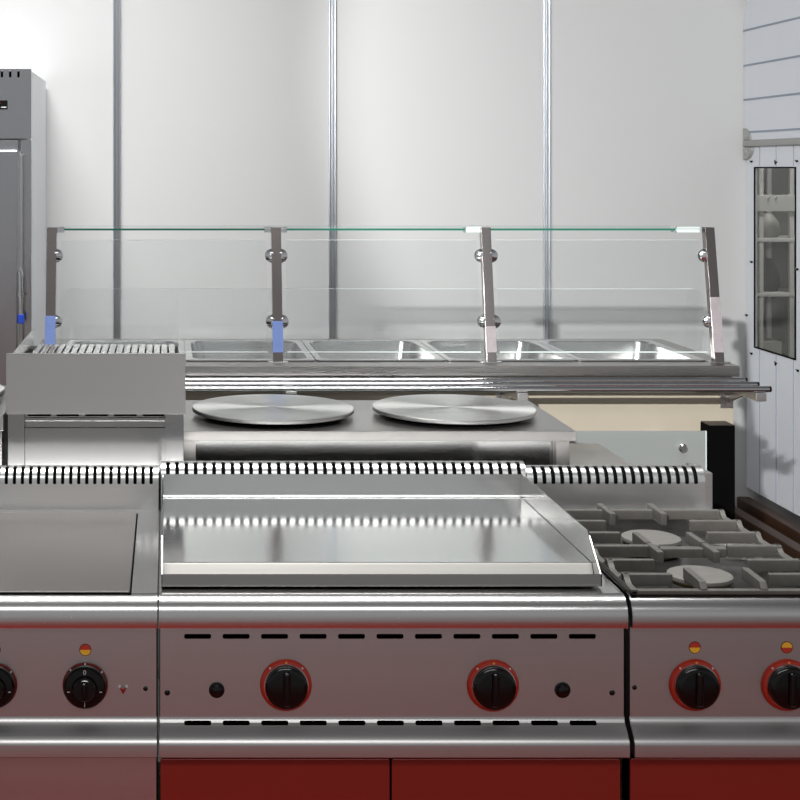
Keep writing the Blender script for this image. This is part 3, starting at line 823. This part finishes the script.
# pan supports
sx0, sx1 = 0.799, 1.160
fl = GT-0.017     # low frame top
def frame_piece(mb, y0, y1):
    pass
def support(ya, yb, fingers, front_low, label=None):
    """one cast iron support covering ya..yb"""
    m = MB()
    bt = 0.011
    # side rails (low) with raised shoulders at the fingers and outward flare
    for side in (0, 1):
        X = sx0 if side == 0 else sx1
        s_ = 1 if side == 0 else -1
        xs_ = sorted((X + s_*0.012, X))
        m.box(xs_[0], xs_[1], ya, yb, WT+0.0005, fl+0.004, 0.002)
        if side == 1: # flare to the right
            m.extrude([(X-0.002, fl+0.004), (X+0.013, WT+0.004), (X+0.013, WT+0.0005), (X-0.002, WT+0.0005)], 'y', ya, yb, 0.001)
        for yf in fingers:
            # curved shoulder
            pts = [(yf-0.034, fl+0.003), (yf-0.02, fl+0.005), (yf-0.010, fl+0.011), (yf-bt/2, GT), (yf+bt/2, GT), (yf+0.010, fl+0.011), (yf+0.02, fl+0.005), (yf+0.034, fl+0.003)]
            m.extrude(pts, 'x', xs_[0]+0.001, xs_[1]-0.001)
    # cross bars
    return m
m = MB()
def blade_x(mb, xa, xb, y, top=GT, h=0.022, t=0.012):
    mb.box(xa, xb, y-t/2, y+t/2, top-h, top, 0.0028)
def blade_y(mb, ya, yb, x, top=GT, h=0.022, t=0.013, slope=False):
    mb.box(x-t/2, x+t/2, ya, yb, top-h, top, 0.0028)
for (ya, yb, fing, mid, idx) in ((2.731, 3.008, (2.818, 2.912), 2.737, 0), (2.478, 2.729, (2.530, 2.622), 2.722, 1)):
    m = support(ya, yb, fing + ((3.0,) if idx == 0 else (2.722,)), idx == 1)
    # transverse end bars
    if idx == 0:
        blade_x(m, sx0, sx1, 3.002, GT, 0.020)
        blade_x(m, sx0+0.01, sx1-0.01, 2.738, GT-0.008, 0.018)
        blade_y(m, 2.945, 3.035, 0.912, GT+0.006, 0.026); blade_y(m, 2.945, 3.035, 1.017, GT+0.006, 0.026)
        blade_y(m, 2.735, 2.812, 0.914, GT+0.002); blade_y(m, 2.735, 2.812, 1.018, GT+0.002)
    else:
        blade_x(m, sx0, 0.93, 2.720, GT, 0.022, 0.014); blade_x(m, 1.057, sx1, 2.720, GT, 0.022, 0.014)
        blade_x(m, 0.93, 1.057, 2.722, GT-0.006, 0.018, 0.012)
        blade_y(m, 2.665, 2.729, 0.914, GT+0.002); blade_y(m, 2.665, 2.729, 1.018, GT+0.002)
        m.box(sx0, sx1+0.013, 2.478, 2.492, WT+0.0005, fl+0.002, 0.002)
        for X in (0.925, 1.029):
            m.extrude([(2.479, WT+0.001), (2.479, fl+0.004), (2.488, GT-0.001), (2.565, GT+0.001), (2.565, GT-0.020), (2.50, GT-0.020), (2.495, WT+0.001)], 'x', X-0.0065, X+0.0065, 0.002)
    for y in fing:
        blade_x(m, sx0+0.001, 0.887, y); blade_x(m, 1.056, sx1-0.001, y)
    o = m.build('pan_support', 'iron', u)
pn = panel(x0, x1, u)
carcass(x0, x1, u)
knob(0.9082, KZ, pn); knob(1.0665, KZ, pn)
sticker(0.9082, KZ+0.064, pn); sticker(1.0665, KZ+0.064, pn, 'yellow', 'red_sticker')
screw(0.8045, KZ-0.005, pn)
d = MB().box(x0+0.003, x1-0.003, PY+0.004, PY+0.010, 0.14, Z(1.0195), 0.001).build('door', 'red_door', u)
MB().box(x0+0.005, x1-0.005, PY+0.0045, PY+0.0075, Z(1.0193), Z(1.0183)).build('door_highlight', 'steel_bright', d)  # highlight on the top of this door, also put in as a bright strip

# ------------------------------------------------------------------ camera
cam = bpy.data.cameras.new('camera'); co = bpy.data.objects.new('camera', cam); COL.objects.link(co)
co.location = (0, 0, CAMZ); co.rotation_euler = (PI/2, 0, 0)
cam.sensor_fit = 'HORIZONTAL'; cam.sensor_width = 36; cam.lens = 36*1440/800
cam.shift_x = (400-167)/800; cam.shift_y = -(400-168)/800
cam.clip_start = 0.05; cam.clip_end = 60
sc.camera = co

# ------------------------------------------------------------------ light
w = bpy.data.worlds.new('world'); sc.world = w; w.use_nodes = True
bg = w.node_tree.nodes['Background']; bg.inputs[0].default_value = (0.95, 0.97, 1.0, 1); bg.inputs[1].default_value = 0.29
wn_, wl_ = w.node_tree.nodes, w.node_tree.links
# hall surroundings: pale booths around the horizon, darker roof overhead
tc_ = wn_.new('ShaderNodeTexCoord'); sx_ = wn_.new('ShaderNodeSeparateXYZ'); wl_.new(tc_.outputs['Generated'], sx_.inputs[0])
mr_ = wn_.new('ShaderNodeMapRange'); mr_.interpolation_type = 'SMOOTHSTEP'
for k_, v_ in (('From Min', 0.12), ('From Max', 0.65), ('To Min', 0.38), ('To Max', 0.12)): mr_.inputs[k_].default_value = v_
wl_.new(sx_.outputs['Z'], mr_.inputs['Value']); wl_.new(mr_.outputs['Result'], bg.inputs[1])
def aim(o, tgt):
    o.rotation_euler = (Vector(tgt)-o.location).to_track_quat('-Z', 'Y').to_euler()
def area(name, loc, tgt, sx, sy, e, col=(1, 1, 1)):
    l = bpy.data.lights.new(name, 'AREA'); l.shape = 'RECTANGLE'; l.size = sx; l.size_y = sy; l.energy = e; l.color = col
    o = bpy.data.objects.new(name, l); COL.objects.link(o); o.location = loc; aim(o, tgt); return o
area('wall_wash_light', (-0.75, 4.1, 4.8), (-0.6, 6.67, 0.8), 2.8, 0.4, 58).data.spread = math.radians(62)
area('ceiling_light', (0.0, 2.95, 4.6), (0.0, 2.95, 0.8), 3.4, 0.7, 58).data.spread = math.radians(75)
area('rear_fill_light', (0.0, -4.0, 5.5), (0.0, -3.5, 0.0), 5.0, 1.5, 240).data.spread = math.radians(122)  # added unseen fill behind the camera, lifts the pale floor and steel fronts
area('rack_fill_light', (3.0, 6.35, 2.7), (3.0, 7.1, 1.1), 0.3, 0.3, 4).data.spread = math.radians(50)  # added unseen fill lamp, brightens the rack behind the smoked window
sp = bpy.data.lights.new('hall_spotlight', 'SPOT'); sp.energy = 3700; sp.spot_size = math.radians(26.5); sp.spot_blend = 0.3; sp.shadow_soft_size = 0.05
so = bpy.data.objects.new('hall_spotlight', sp); COL.objects.link(so)
so.location = (1.68-0.995*3.6, 4.0-2.13*3.6, 0.975+0.633*3.6); aim(so, (2.25, 4.6, 2.25))

sc.view_settings.view_transform = 'Standard'; sc.view_settings.look = 'None'
sc.view_settings.exposure = 0.0; sc.view_settings.gamma = 1.0; sc.view_settings.use_curve_mapping = False
sc.cycles.use_denoising = True
sc.cycles.max_bounces = 10; sc.cycles.transparent_max_bounces = 16
sc.cycles.sample_clamp_indirect = 6
